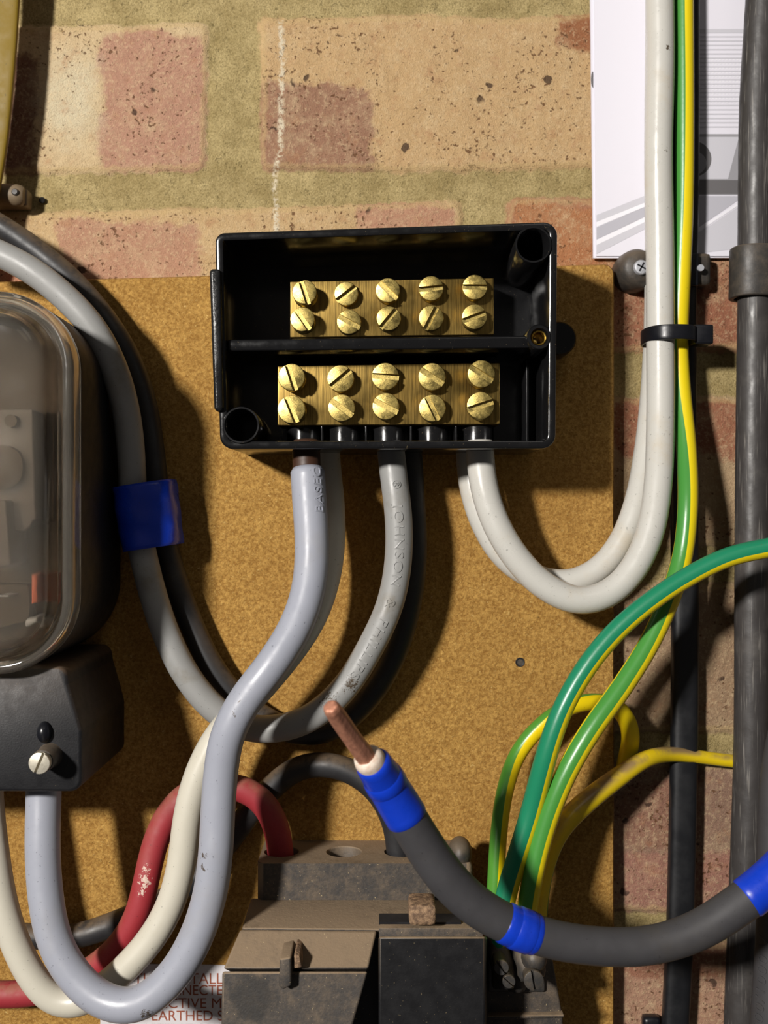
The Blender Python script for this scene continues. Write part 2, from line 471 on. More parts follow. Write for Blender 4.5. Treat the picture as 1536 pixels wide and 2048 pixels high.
def mk_steel(name, rgb, rough, metal=0.8):
    n = N(name); c = n.mix(n.ramp(n.noise(900, 4), 0.4, 0.75, 0, 0.5), lin(rgb), lin([v * 0.7 for v in rgb])); return n.set(c, rough, metal)
M['steel'] = mk_steel('nickel_screw', (215, 208, 190), 0.38, 0.5)
M['zinc'] = mk_steel('zinc_screw', (190, 192, 198), 0.4, 0.4)
M['copper'] = None
n = N('copper'); v = n.noise(900, 3, 0.6, stretch=(1, 1, 0.15))
n.bump(v, 0.4, 0.0003)
M['copper'] = n.set(n.mix(n.ramp(v, 0.35, 0.7, 0, 0.6), lin((200, 140, 112)), lin((140, 92, 74))), 0.55, 0.4)
n = N('dusty_peg'); n.bump(n.noise(900, 5), 0.8, 0.0006)
M['peg'] = n.set(n.mix(n.ramp(n.noise(500, 5), 0.35, 0.65), lin((160, 130, 100)), lin((100, 78, 60))), 0.8)
n = N('white_insulation'); M['insul'] = n.set(n.mix(n.ramp(n.noise(600, 3), 0.4, 0.7, 0, 0.5), lin((222, 208, 192)), lin((190, 140, 110))), 0.5)

# board
n = N('fibreboard')
f1 = n.noise(800, 5, 0.8, dist=0.4); f2 = n.noise(1250, 3, 0.7, stretch=(0.7, 1, 1), dist=1.0); f3 = n.noise(22, 4, 0.6)
col = n.mix(n.ramp(f1, 0.34, 0.66), lin((146, 104, 46)), lin((204, 160, 86)))
col = n.mix(n.ramp(f2, 0.60, 0.74, 0, 0.8), col, lin((240, 208, 136)))
col = n.mix(n.ramp(n.noise(1100, 3, 0.6), 0.66, 0.74, 0, 0.8), col, lin((78, 52, 18)))
col = n.mix(n.ramp(f3, 0.4, 0.75, 0, 0.35), col, lin((140, 98, 42)))
h_ = n.math('ADD', n.math('MULTIPLY', f1, 1.0), n.math('MULTIPLY', f2, 0.6))
n.bump(h_, 0.9, 0.0007)
M['board'] = n.set(col, 0.85, spec=0.25)

# ------------------------------------------------------------------ brick wall (one height-field mesh)
def build_wall():
    s0 = D / F
    x0, x1, z0, z1 = -0.30, 0.30, -0.31, 0.31; st = 0.0009
    nx = int((x1 - x0) / st) + 1; nz = int((z1 - z0) / st) + 1
    X, Z = np.meshgrid(np.linspace(x0, x1, nx), np.linspace(z0, z1, nz))
    PX = X / s0 + 768; PY = 1024 - Z / s0
    def vn(scale, seed):                  # smooth value noise in pixel units
        r = np.random.default_rng(seed); g = r.random((220, 220))
        u = (PX + 3000) / scale % 219; v = (PY + 3000) / scale % 219
        i = u.astype(int); j = v.astype(int); a = u - i; b = v - j
        a = a * a * (3 - 2 * a); b = b * b * (3 - 2 * b); i2 = (i + 1) % 220; j2 = (j + 1) % 220
        return (g[j, i] * (1 - a) + g[j, i2] * a) * (1 - b) + (g[j2, i] * (1 - a) + g[j2, i2] * a) * b - 0.5
    warp = vn(120, 1) * 11 + vn(35, 2) * 5 + vn(14, 3) * 4
    warp2 = vn(80, 4) * 26 + vn(30, 5) * 14
    def rect(a, b, c, d, r, tl=0.0, W=None):  # x0,y0,x1,y1 ; negative inside; tl = rise to the right
        yy = PY + (PX - a) * tl
        cx, cy = (a + c) / 2, (b + d) / 2; hx, hy = (c - a) / 2 - r, (d - b) / 2 - r
        qx = np.abs(PX - cx) - hx; qy = np.abs(yy - cy) - hy
        return np.hypot(np.maximum(qx, 0), np.maximum(qy, 0)) + np.minimum(np.maximum(qx, qy), 0) - r + (warp if W is None else W)
    cream = (206, 172, 126); pink = (190, 146, 118); ora = (190, 130, 90); pale = (220, 198, 160); dull = (186, 158, 124)
    bricks = [  # x0,y0,x1,y1,tilt,colour
        (-630, 68, 416, 366, 0.022, (214, 188, 146)), (518, 36, 1560, 346, 0.010, cream),
        (-120, 425, 925, 725, 0.020, (206, 174, 128)), (1012, 395, 2063, 700, 0.0, (176, 126, 98)), (-1250, 430, -205, 730, 0.02, pink),
        (-100, -300, 940, -22, 0.02, pink), (1020, -320, 2060, -38, 0.01, cream), (-1230, -300, -190, -15, 0.02, cream),
        (1640, 30, 2600, 340, 0, pink), (-700, 795, 400, 1100, 0, pink), (480, 795, 1500, 1100, 0, dull), (1580, 795, 2600, 1100, 0, pink),
        (-100, 1165, 930, 1470, 0, cream), (1010, 1165, 2050, 1470, 0, (164, 136, 108)),  # dull brown bricks at lower right, darkened in place of lamp falloff
        (480, 1525, 1500, 1828, 0, (150, 120, 102)), (1580, 1525, 2600, 1828, 0, cream), (-700, 1525, 400, 1828, 0, dull),
        (-100, 1885, 930, 2190, 0, pink), (1010, 1885, 2050, 2190, 0, (180, 140, 116)), (480, 2245, 1500, 2560, 0, cream), (-700, 2245, 400, 2560, 0, cream), (1580, 2245, 2600, 2560, 0, cream)]
    dB = np.full(PX.shape, 1e3); C = np.zeros(PX.shape + (3,)); lift = np.zeros(PX.shape)
    for k, (a, b, c, d, tl, cc) in enumerate(bricks):
        q = rect(a, b, c, d, 22, tl)
        m = q < dB; dB[m] = q[m]; C[m] = lin(cc)[:3]; lift[m] = (k * 37 % 5) * 0.0001
    patches = [(205, 66, 412, 345, (188, 142, 120), 24), (-80, 110, 72, 380, (128, 92, 78), 18), (505, 176, 742, 352, (160, 120, 98), 26), (1112, 25, 1400, 92, (156, 100, 68), 10),
               (118, 442, 405, 640, (190, 144, 118), 26), (722, 405, 905, 560, (190, 142, 116), 26), (-140, 520, 66, 640, (184, 122, 98), 20), (1020, 405, 1225, 640, (182, 124, 84), 20),
               (1240, 800, 1480, 908, (160, 104, 80), 20), (1244, 560, 1480, 694, (158, 104, 80), 20), (1240, 1560, 1400, 1700, (150, 110, 92), 30), (1240, 1700, 1480, 1822, (166, 120, 104), 24), (1240, 1890, 1480, 1960, (160, 112, 90), 24)]
    dP = np.full(PX.shape, 1e3); CP = np.zeros(PX.shape + (3,))
    for (a, b, c, d, cc, r) in patches:
        q = rect(a, b, c, d, r, 0.0, warp2)
        m = q < dP; dP[m] = q[m]; CP[m] = lin(cc)[:3]
    # a fine chalk line down the wall
    lx = 562 + np.interp(PY, [40, 120, 220, 300, 345, 460], [0, 2, 0, 0, -12, -6]) + vn(12, 8) * 7 - np.interp(PY, [340, 350], [0, 2])
    dC = np.abs(PX - lx) + np.where((PY < 38) | (PY > 470), 100, 0)
    # a softer tone of the left brick: pale chalky patch
    dW = np.hypot((PX - 140) / 75, (PY - 200) / 120) * 60 - 60 + warp2
    inside = 1 / (1 + np.exp(np.clip(dB / 3.5, -30, 30)))
    Y = -(inside * (0.0004 + lift)) + (1 - inside) * 0.0009 + 0.0007 * np.exp(-((dB - 1) / 4.0) ** 2) * (0.3 + np.clip(vn(60, 21) + 0.5, 0, 1)) + vn(40, 9) * 0.0006 + vn(9, 10) * 0.0003 * (1 + inside * 0) + vn(4.6, 11) * 0.00022
    me = bpy.data.meshes.new('wall_back')
    co_ = np.stack([X, Y, Z], -1).reshape(-1, 3)
    idx = np.arange(nx * nz).reshape(nz, nx)
    q = np.stack([idx[:-1, :-1], idx[:-1, 1:], idx[1:, 1:], idx[1:, :-1]], -1).reshape(-1, 4)
    me.vertices.add(len(co_)); me.vertices.foreach_set('co', co_.ravel())
    me.loops.add(q.size); me.loops.foreach_set('vertex_index', q.ravel().astype(np.int32))
    me.polygons.add(len(q)); me.polygons.foreach_set('loop_start', np.arange(0, q.size, 4, dtype=np.int32))
    me.polygons.foreach_set('use_smooth', np.ones(len(q), dtype=bool))
    me.update(calc_edges=True)
    for nm, arr in (('d_brick', dB), ('d_patch', dP), ('d_chalk', dC), ('d_pale', dW)):
        a = me.attributes.new(nm, 'FLOAT', 'POINT'); a.data.foreach_set('value', arr.ravel().astype(np.float32))
    for nm, arr in (('c_brick', C), ('c_patch', CP)):
        a = me.attributes.new(nm, 'FLOAT_COLOR', 'POINT')
        a.data.foreach_set('color', np.concatenate([arr, np.ones(arr.shape[:2] + (1,))], -1).ravel().astype(np.float32))
    n = N('old_brick_and_mortar')
    nz1 = n.noise(260, 5, 0.65); nz2 = n.noise(700, 4, 0.7)
    jit = n.math('MULTIPLY', n.math('SUBTRACT', nz1, 0.5), 44)
    dB_ = n.math('ADD', n.attr('d_brick'), n.math('MULTIPLY', jit, 0.55)); dP_ = n.math('ADD', n.attr('d_patch'), jit)
    br = n.mix(n.ramp(dP_, -7, 9, 0.95, 0), n.attr('c_brick', 'Color'), n.attr('c_patch', 'Color'))
    br = n.mix(n.ramp(n.math('ADD', n.attr('d_pale'), jit), -50, 10, 0.75, 0), br, lin((222, 212, 182)))
    br = n.mix(n.ramp(n.noise(90, 6, 0.75), 0.45, 0.75, 0, 0.45), br, lin((226, 202, 160)))
    br = n.mix(n.ramp(nz2, 0.50, 0.66, 0, 0.38), br, lin((232, 206, 164)))
    br = n.mix(n.ramp(n.noise(1600, 4, 0.75), 0.5, 0.7, 0, 0.45), br, lin((150, 108, 78)))
    br = n.mix(n.ramp(n.noise(120, 6, 0.7), 0.52, 0.72, 0, 0.5), br, lin((178, 128, 92)))
    clus = n.ramp(n.noise(38, 4, 0.65), 0.35, 0.65, 0.06, -0.045)
    pore = n.ramp(n.math('ADD', n.noise(620, 3, 0.6), n.math('MULTIPLY', clus, -1.0)), 0.63, 0.68, 0, 0.85)
    br = n.mix(pore, br, lin((112, 76, 50)))
    vd = n.voro(95); vj = n.math('ADD', vd, n.math('MULTIPLY', n.noise(500, 3), 0.25))
    big = n.math('MULTIPLY', n.ramp(vj, 0.27, 0.31, 1, 0), n.ramp(n.noise(60, 2, 0.5), 0.55, 0.58))
    br = n.mix(n.math('MULTIPLY', big, 0.85), br, lin((70, 52, 44)))
    # pale, slightly fired rim
    br = n.mix(n.ramp(n.math('ABSOLUTE', n.math('ADD', dB_, 8)), 0, 9, 0.45, 0), br, lin((206, 178, 126)))
    mo = n.mix(n.ramp(n.noise(70, 6, 0.7), 0.35, 0.68), lin((170, 150, 102)), lin((204, 183, 132)))
    mo = n.mix(n.ramp(n.noise(1300, 4, 0.8), 0.42, 0.66, 0, 0.65), mo, lin((122, 106, 62)))
    mo = n.mix(n.ramp(n.noise(1900, 3, 0.7), 0.58, 0.72, 0, 0.6), mo, lin((222, 204, 150)))
    mo = n.mix(n.ramp(n.noise(330, 3, 0.6), 0.66, 0.72, 0, 0.6), mo, lin((104, 92, 54)))
    col = n.mix(n.ramp(dB_, -4, 5), br, mo)
    ch = n.math('MULTIPLY', n.ramp(n.attr('d_chalk'), 1.5, 9, 1, 0), n.ramp(nz2, 0.42, 0.55))
    col = n.mix(ch, col, lin((232, 218, 190)))
    n.bump(n.math('ADD', n.math('MULTIPLY', nz2, 0.9), n.math('ADD', n.noise(2200, 3, 0.7), n.math('MULTIPLY', n.math('ADD', pore, big), -0.7))), 1.0, 0.0007)
    me.materials.append(n.set(col, 0.9, spec=0.2))
    o = bpy.data.objects.new('wall_back', me); COL.objects.link(o); tag(o, 'old yellow and pink brick wall with olive mortar joints', kind='structure')
build_wall()

# ------------------------------------------------------------------ mounting board
BH = 12.0
def build_board():
    c = [xz(-330, 572, BH), xz(1229, 527, BH), xz(1229, 2500, BH), xz(-330, 2500, BH)]
    r = [0.004, 0.004, 0.002, 0.002]
    rings = [(outline(c, 0, r, 8), -0.0004), (outline(c, 0, r, 8), -0.0108), (outline(c, 0.0006, r, 8), -0.0118), (outline(c, 0.0016, r, 8), -0.0120)]
    o = loft('mounting_board', rings, M['board'])
    tag(o, 'ochre fibreboard backing panel screwed to the brick wall', 'board')
    # small dark screw hole
    s = ringtube('screw_hole', P(1039, 1323, BH - 2.0), (0, -1, 0), [(0, 0.0012), (0.0021, 0.0012), (0.0022, 0.0017), (0.00205, 0.0019), (0, 0.0019)], M['blacknew'], o)
    cyl('screw_hole', P(1039, 1323, BH - 3), (0, -1, 0), 0.0016, 0.0016, 0.0031, M['rubber'], o)
build_board()

# ------------------------------------------------------------------ printed sheet on the wall
def build_sheet():
    W_ = N('white_paper'); W_.bump(W_.noise(60, 3), 0.2, 0.0006); mw = W_.set(lin((222, 220, 230)), 0.55)
    def flat(name, rgb, r=0.55): q = N(name); return q.set(lin(rgb), r)
    g = [flat('print_pale_grey', (196, 195, 203)), flat('print_grey', (150, 149, 154)), flat('print_dark_grey', (100, 98, 100)), flat('print_shade', (178, 177, 186)), flat('print_white', (232, 231, 238))]
    c = [xz(1178, -260, 4), xz(1750, -260, 4), xz(1750, 514, 4), xz(1187, 516, 4)]
    o = loft('printed_sheet', [(outline(c, 0, 0.0003, 2), -0.0022), (outline(c, 0, 0.0003, 2), -0.0036), ], mw)
    tag(o, 'white printed instruction booklet behind the cables at the top right', 'booklet')
    cov = [xz(1186, -260, 4.4), xz(1750, -260, 4.4), xz(1750, 512, 4.4), xz(1192, 512, 4.4)]
    cv = loft('cover_page', [(outline(cov, 0, 0.0002, 2), -0.0037), (outline(cov, 0, 0.0002, 2), -0.0043)], [mw] + g, o)
    bm = bmesh.new()
    def poly(pts, mi, h):
        f = bm.faces.new([bm.verts.new(P(a, b, h)) for a, b in pts]); f.material_index = mi
    H = 4.40
    # sweeping bands along the foot of the page
    for (a, b, c_, d, mi) in ((430, 394, 14, 14, 0), (444, 408, 10, 8, 4), (455, 416, 24, 20, 3), (480, 436, 10, 10, 4), (490, 446, 18, 14, 0)):
        poly([(1193, a), (1298, b - 6), (1298, b - 6 + d), (1193, a + c_)], mi, H)
    # picture: grid panel, control box, diagonal rail
    poly([(1392, 58), (1700, 58), (1700, 66), (1392, 66)], 1 - 1, H)
    for k in range(22):
        y = 72 + k * 8.6
        poly([(1392, y), (1700, y), (1700, y + 2.6), (1392, y + 2.6)], 0, H)
        if 4 < k < 16:
            for j in range(20): poly([(1396 + j * 7, y + 3.6), (1400 + j * 7, y + 3.6), (1400 + j * 7, y + 5.6), (1396 + j * 7, y + 5.6)], 4, H)
    poly([(1390, 268), (1700, 268), (1700, 390), (1390, 390)], 1, H)
    poly([(1392, 274), (1478, 274), (1456, 358), (1392, 358)], 0, H + 0.05)
    poly([(1390, 360), (1700, 360), (1700, 388), (1390, 388)], 2, H + 0.05)
    cc = [(1386 + 37 * math.cos(t), 318 + 36 * math.sin(t)) for t in np.linspace(-math.pi / 2, math.pi / 2, 18)]
    ci = [(1386 + 27 * math.cos(t), 326 + 24 * math.sin(t)) for t in np.linspace(-math.pi / 2, math.pi / 2, 18)]
    poly(cc, 2, H + 0.10); poly(ci, 1, H + 0.15)
    poly([(1387, 392), (1700, 392), (1700, 300), (1700, 395), (1480, 398), (1387, 462)], 3, H)
    poly([(1387, 462), (1480, 404), (1480, 409), (1387, 470)], 4, H + 0.05)
    poly([(1387, 472), (1480, 411), (1700, 411), (1700, 470), (1387, 508)], 0, H)
    mesh_obj('print', bm, g, cv, smooth=False)
    # half-moon thumb mark at the left margin
    tm = bmesh.new(); tm.faces.new([tm.verts.new(P(1186 - 4 * math.cos(t), 159 + 16 * math.sin(t), 4.02)) for t in np.linspace(-math.pi / 2, math.pi / 2, 14)])
    mesh_obj('thumb_notch', tm, g[2], o, smooth=False)
build_sheet()

# ------------------------------------------------------------------ cables
def cable(name, pts, rpx, mat, label, cat='cable', seg=40, group=None, **k):
    p = Path(pts, rpx); o = tube(name, p, mat, seg=seg, **k); tag(o, label, cat, group); return o, p

# grey cable that comes in at the left edge, dips and rises into the box (centre entry)
G1, pG1 = cable('grey_cable', [(-120, 470, 46), (-50, 488, 46), (0, 508, 46), (62, 540, 46), (128, 592, 45), (186, 655, 44), (228, 735, 40), (252, 820, 35), (262, 900, 31), (265, 970, 30), (272, 1040, 30), (284, 1100, 30), (302, 1175, 31), (332, 1268, 32), (372, 1350, 32),
    (430, 1420, 31), (490, 1455, 31), (550, 1458, 33), (618, 1438, 37), (685, 1382, 40), (738, 1300, 41), (780, 1210, 41), (797, 1120, 41), (797, 1030, 41), (789, 965, 40), (782, 905, 38), (780, 885, 38)], 27.5, M['grey'],
    'mid grey cable embossed JOHNSON, taped at the left, dipping and rising into the box centre')
s_start = pG1.near(790, 1012, 41)
emboss('JOHNSON  &  PHILLIPS', pG1, s_start, 0.0048, 0.0, -1, M['grey'], G1, sx=1.25)
emboss('®', pG1, pG1.near(783, 962, 41), 0.0042, 0.1, -1, M['grey'], G1)

B1, pB1 = cable('black_cable', [(-120, 400, 26), (-50, 425, 26), (0, 452, 26), (60, 492, 26), (130, 548, 26), (200, 625, 25), (252, 705, 24), (288, 800, 20), (305, 900, 19), (316, 1000, 19), (336, 1110, 19), (378, 1235, 19), (425, 1335, 20), (480, 1402, 19),
    (545, 1446, 19), (600, 1468, 19), (655, 1462, 20), (718, 1418, 22), (775, 1340, 23), (812, 1240, 24), (830, 1120, 25), (826, 1000, 26), (820, 905, 26), (818, 885, 26)], 24, M['black'],
    'dusty black cable running behind the grey taped cable and up into the box')

G2, pG2 = cable('pale_grey_cable', [(615, 936, 50), (618, 990, 52), (624, 1080, 56), (620, 1165, 60), (597, 1243, 64), (548, 1325, 68), (490, 1400, 69), (456, 1465, 69), (442, 1540, 67), (436, 1620, 67), (432, 1700, 68), (420, 1790, 68), (388, 1885, 68), (338, 1962, 68), (270, 2012, 68), (205, 2002, 66), (150, 1955, 64),
    (110, 1885, 62), (92, 1800, 60), (85, 1700, 58), (86, 1630, 56), (88, 1570, 54), (88, 1540, 54)], 34.5, M['pale'],
    'pale blue-grey cable with brown core, in front, looping from box to black terminal cover')
tube('core_insulation', Path([(612, 880, 48), (612, 910, 48), (614, 945, 50)], 28), M['brown'], G2)
emboss('BASEC', pG2, pG2.near(640, 1030, 54), 0.0044, -0.62, -1, M['pale'], G2, sx=1.25)

G3, pG3 = cable('cream_cable', [(650, 885, 26), (652, 930, 27), (660, 1000, 30), (662, 1080, 34), (650, 1165, 38), (620, 1245, 42), (560, 1330, 46), (490, 1410, 47), (432, 1478, 47), (393, 1560, 48), (374, 1640, 48), (366, 1710, 48), (345, 1800, 48), (305, 1875, 48), (250, 1938, 48), (195, 1985, 47), (150, 2008, 46),
    (105, 2000, 46), (62, 1950, 46), (30, 1885, 46), (4, 1800, 46), (-12, 1700, 46), (-22, 1610, 45), (-25, 1540, 45)], 29, M['cream'],
    'cream-white cable looping behind the pale grey one, out of the left edge')

R1, pR1 = cable('red_cable', [(563, 1740, 27), (562, 1715, 27), (557, 1670, 29), (540, 1622, 31), (510, 1588, 31), (468, 1572, 31), (420, 1572, 31), (370, 1590, 31), (330, 1638, 32), (306, 1700, 34), (292, 1765, 36), (275, 1830, 36), (238, 1892, 34), (185, 1938, 31), (120, 1972, 28), (55, 1987, 27), (0, 1989, 27), (-120, 1985, 27)], 26, M['red'],
    'faded red cable with a white paint scuff, entering the left hole of the cut-out')

B2, pB2 = cable('black_tail_cable', [(800, 1740, 26), (798, 1710, 26), (790, 1650, 27), (765, 1595, 27), (722, 1553, 26), (662, 1529, 25), (600, 1534, 23), (548, 1570, 21), (505, 1618, 19), (450, 1690, 18), (380, 1765, 18), (305, 1815, 18), (240, 1843, 18), (190, 1862, 18), (140, 1875, 18), (60, 1872, 18), (-20, 1868, 18), (-120, 1865, 18)], 24.5, M['black'],
    'dull black cable arching into the right-hand hole of the cut-out')

# white pair on the right
W1, pW1 = cable('white_cable', [(960, 880, 40), (960, 915, 40), (966, 965, 41), (986, 1035, 42), (1028, 1110, 42), (1088, 1172, 42), (1160, 1203, 42), (1226, 1183, 41), (1273, 1130, 40), (1302, 1060, 38), (1316, 970, 34), (1321, 850, 27), (1321, 680, 22), (1320, 500, 20), (1317, 300, 20), (1321, 120, 20), (1320, 0, 20), (1318, -160, 20)], 28, M['white'],
    'glossy white cable in front, U-bend from the box up past the booklet')
W2, pW2 = cable('white_cable', [(938, 880, 24), (938, 915, 24), (944, 975, 25), (968, 1050, 26), (1012, 1118, 27), (1075, 1158, 27), (1140, 1166, 27), (1200, 1138, 26), (1246, 1080, 25), (1276, 1000, 22), (1294, 905, 16), (1306, 800, 12), (1313, 680, 10.5), (1316, 500, 9.6), (1315, 300, 9.6), (1317, 0, 9.6), (1315, -160, 9.6)], 26, M['white'],
    'white cable half hidden inside the bend of the front white one')

# earth wires
sA = stripe('green_yellow_stripe', (66, 140, 62), (238, 215, 20), 0.52, 0.98)
sB = stripe('teal_yellow_stripe', (30, 128, 92), (228, 204, 22), 0.62, 0.95)
sC = stripe('green_yellow_narrow', (70, 140, 60), (232, 208, 24), 0.25, 0.995)
sD = stripe('dusty_green_yellow', (80, 138, 48), (225, 195, 25), 0.20, 0.66, dust=0.9)
E1, pE1 = cable('earth_wire', [(1368, -160, 17, 19, -0.035), (1368, 0, 17, 19, -0.035), (1369, 200, 17, 19, -0.03), (1368, 400, 17, 19, -0.045), (1362, 560, 17, 19, -0.06), (1357, 680, 17, 19, -0.08), (1362, 780, 20, 19, -0.07), (1373, 900, 27, 20, -0.03), (1376, 1010, 36, 20, -0.01), (1366, 1110, 38, 20, 0.0), (1342, 1190, 42, 21, 0.01), (1300, 1285, 46, 21, 0.02), (1240, 1380, 50, 22, 0.03),
    (1182, 1460, 53, 22, 0.035), (1128, 1555, 54, 22, 0.035), (1088, 1660, 53, 22, 0.035), (1064, 1760, 53, 21, 0.035), (1052, 1840, 52, 21, 0.035), (1048, 1895, 52, 21, 0.035)], 20, sC,
    'green and yellow earth wire strapped beside the white cable, running full height')
E2, pE2 = cable('earth_wire', [(1720, 1075, 60, 20, 0), (1610, 1082, 58, 20, 0), (1536, 1096, 57, 20, 0), (1460, 1112, 56, 20, 0), (1382, 1150, 55, 20, 0), (1305, 1200, 55, 20, 0), (1232, 1262, 55, 21, 0), (1170, 1338, 56, 21, 0), (1122, 1425, 57, 21, 0), (1090, 1520, 56, 22, 0), (1064, 1620, 52, 22, 0), (1036, 1710, 52, 21, 0), (1012, 1790, 52, 21, 0), (1000, 1860, 52, 21, 0), (996, 1900, 52, 21, 0)], 21, sB,
    'teal green and yellow earth wire sweeping in from the right edge')
E3, pE3 = cable('earth_wire', [(990, 1895, 44, 17, 0.0), (988, 1830, 44, 17, 0.0), (992, 1750, 43, 17, 0.0), (998, 1660, 41, 17, 0.0), (1010, 1580, 37, 17, 0.02), (1036, 1505, 30, 17, 0.06), (1085, 1448, 30, 17, 0.10), (1140, 1412, 28, 17, 0.16), (1190, 1402, 24, 17, 0.2), (1238, 1414, 20, 17, 0.24), (1260, 1450, 18, 18, 0.28), (1262, 1490, 15, 18, 0.3), (1248, 1530, 11, 17, 0.3), (1243, 1560, 8, 14, 0.3)], 17, sD,
    'thin dusty earth wire bent into a small loop against the board edge')
E3.data.materials[0] = stripe('loop_stripe', (78, 140, 50), (234, 206, 15), 0.02, 0.60)
E4, pE4 = cable('earth_wire', [(1074, 1895, 42, 20, 0.5), (1074, 1830, 41, 20, 0.5), (1086, 1740, 38, 21, 0.5), (1116, 1662, 37, 22, 0.5), (1172, 1604, 32, 22, 0.5), (1232, 1558, 26, 20, 0.5), (1290, 1518, 20, 17, 0.5), (1340, 1508, 12, 15, 0.5), (1400, 1514, 8, 13, 0.5), (1470, 1523, 6, 13, 0.5), (1600, 1530, 6, 13, 0.5), (1720, 1535, 6, 13, 0.5)], 18, sD,
    'dust-covered yellow earth wire passing right behind the black flat cable')

for o_ in (E1, E2, E3, E4): o_['group'] = 'green and yellow earth wires'
for o_ in (W1, W2): o_['group'] = 'white cables of the right-hand bend'

# flat black cable on the bricks
K1, pK1 = cable('flat_black_cable', [(1371, -160, 8.5), (1370, 400, 8.5), (1366, 600, 7), (1366, 900, 7), (1369, 1100, 7), (1369, 1400, 7), (1365, 1650, 7), (1360, 1850, 7), (1350, 2060, 7), (1340, 2250, 7)], 26.5, M['blacknew'],
    'flat matt black cable running down the bricks at the right of the board', depth=0.72, power=3.2)
# heavy scuffed black cable at the right edge and its neighbours
K2, pK2 = cable('heavy_black_cable', [(1532, -160, 18), (1526, 0, 18), (1514, 200, 18), (1511, 400, 18), (1510, 600, 18), (1506, 900, 18), (1504, 1200, 18), (1502, 1500, 18), (1492, 1800, 18), (1482, 2060, 18), (1476, 2250, 18)], 34, M['armour'],
    'heavy scuffed black cable held by the saddle clip near the right edge', seg=56, wob=0.008)
K3, pK3 = cable('heavy_black_cable', [(1600, -160, 14), (1580, 0, 14), (1570, 300, 14), (1568, 600, 14), (1568, 900, 14), (1568, 1400, 14), (1572, 1800, 12), (1576, 2250, 12)], 31, M['armour'],
    'heavy black cable cropped by the right edge, behind the saddle-clipped one', seg=56)
for o_ in (K2, K3): o_['group'] = 'heavy black cables at the right edge'
K4, pK4 = cable('dark_grey_cable', [(1640, 1300, 40), (1590, 1420, 42), (1562, 1560, 44), (1556, 1700, 46), (1554, 1850, 46), (1545, 2000, 46), (1532, 2150, 44), (1520, 2250, 44)], 40, M['dark'],
    'dark grey cable embossed with digits, cropped by the lower right corner', seg=48)
emboss('600/1000 V', pK4, pK4.near(1540, 2060, 46), 0.0056, 1.0, -1, M['dark'], K4, sx=1.2)

# yellow strip cable at upper left
Y1, pY1 = cable('yellow_strip', [(12, -160, 17), (6, 0, 17), (-4, 150, 17), (-20, 300, 16), (-42, 420, 16), (-80, 560, 16)], 33, M['yellow'],
    'flat mustard yellow strip hanging down at the upper left edge', depth=0.25, power=4.0, cat='strip')

# the cut cable in the foreground
pF = Path([(741, 1519, 121, 33), (757, 1542, 117, 36), (778, 1576, 113, 39), (808, 1625, 110, 40), (850, 1695, 107, 41), (898, 1762, 105, 41), (955, 1815, 103, 40), (1030, 1855, 101, 38.5), (1110, 1880, 99, 38), (1200, 1893, 97, 37.5), (1300, 1891, 95, 37.5), (1395, 1862, 94, 38), (1470, 1815, 93, 39), (1530, 1770, 92, 39), (1600, 1700, 90, 39), (1680, 1600, 90, 39)], 38)
F1 = tube('cut_cable', pF, M['dark'], seg=56); tag(F1, 'dark grey cut cable with bare copper end and blue tape, nearest the camera', 'cable')
pI = Path([(728, 1510, 113, 32), (742, 1522, 113, 32), (760, 1545, 112, 32)], 32)
tube('core_insulation', Path([(731, 1512, 123, 30), (735, 1517, 122.2, 31), (745, 1526, 120, 31), (757, 1542, 117, 32)], 31, it=0), M['insul'], F1)
cp = tube('copper_conductor', Path([(660, 1412, 140, 19), (674, 1432, 136, 21), (700, 1470, 130, 21), (732, 1514, 123, 22), (742, 1528, 120, 22)], 21, it=2), M['copper'], F1, seg=6, power=2.0)
for p_ in cp.data.polygons: p_.use_smooth = False
bevel(cp, 0.0007, 2)
tube('tape', pF, M['bluetape'], F1, d0=0.0006, d1=pF.near(822, 1650, 111), grow=0.0004, seg=56)
tube('tape', pF, M['bluetape'], F1, d0=0.0075, d1=0.0145, grow=0.0007, seg=56)
tube('tape', pF, M['bluetape'], F1, d0=pF.near(1000, 1842, 102), d1=pF.near(1078, 1872, 100), grow=0.0004, seg=56)
tube('tape', pF, M['bluetape'], F1, d0=pF.near(1018, 1849, 102), d1=pF.near(1066, 1868, 100), grow=0.0007, seg=56)
tube('tape', pF, M['bluetape'], F1, d0=pF.near(1490, 1800, 93), d1=pF.near(1600, 1700, 90), grow=0.0004, seg=56)

# blue tape that binds the grey and the black cable
pT = Path([(289, 968, 26, 61), (294, 1000, 26, 61), (302, 1060, 26, 60), (307, 1095, 26, 58)], 60, it=3)
t_ = tube('blue_tape', pT, M['bluetape'], depth=1.04, power=3.0, caps=False, wob=0.03, seg=56, rings=16)
sm = t_.modifiers.new('solid', 'SOLIDIFY'); sm.thickness = 0.0003
tag(t_, 'crinkled blue tape binding the grey and black cables beside the meter', 'tape')

# cable tie
def build_tie():
    root = empty('cable_tie'); tag(root, 'black nylon cable tie around the white cable and earth wire', 'cable tie')
    p = Path([(1337, 659, 17.6, 52), (1337, 673, 17.6, 52), (1337, 688, 17.6, 52)], 51, it=0)
    s = tube('strap', p, M['tie'], root, depth=1.27, power=2.5, caps=False, seg=64, rings=4)
    m = s.modifiers.new('solid', 'SOLIDIFY'); m.thickness = 0.0011
    bevel(s, 0.0003, 2)
    bm = bmesh.new(); a = P(1382, 691, 21); b = P(1421, 652, 21)
    boxbm(bm, (a.x, -0.0255, a.z), (b.x, -0.0165, b.z), 0.0009)
    mesh_obj('head', bm, M['tie'], root)
build_tie()

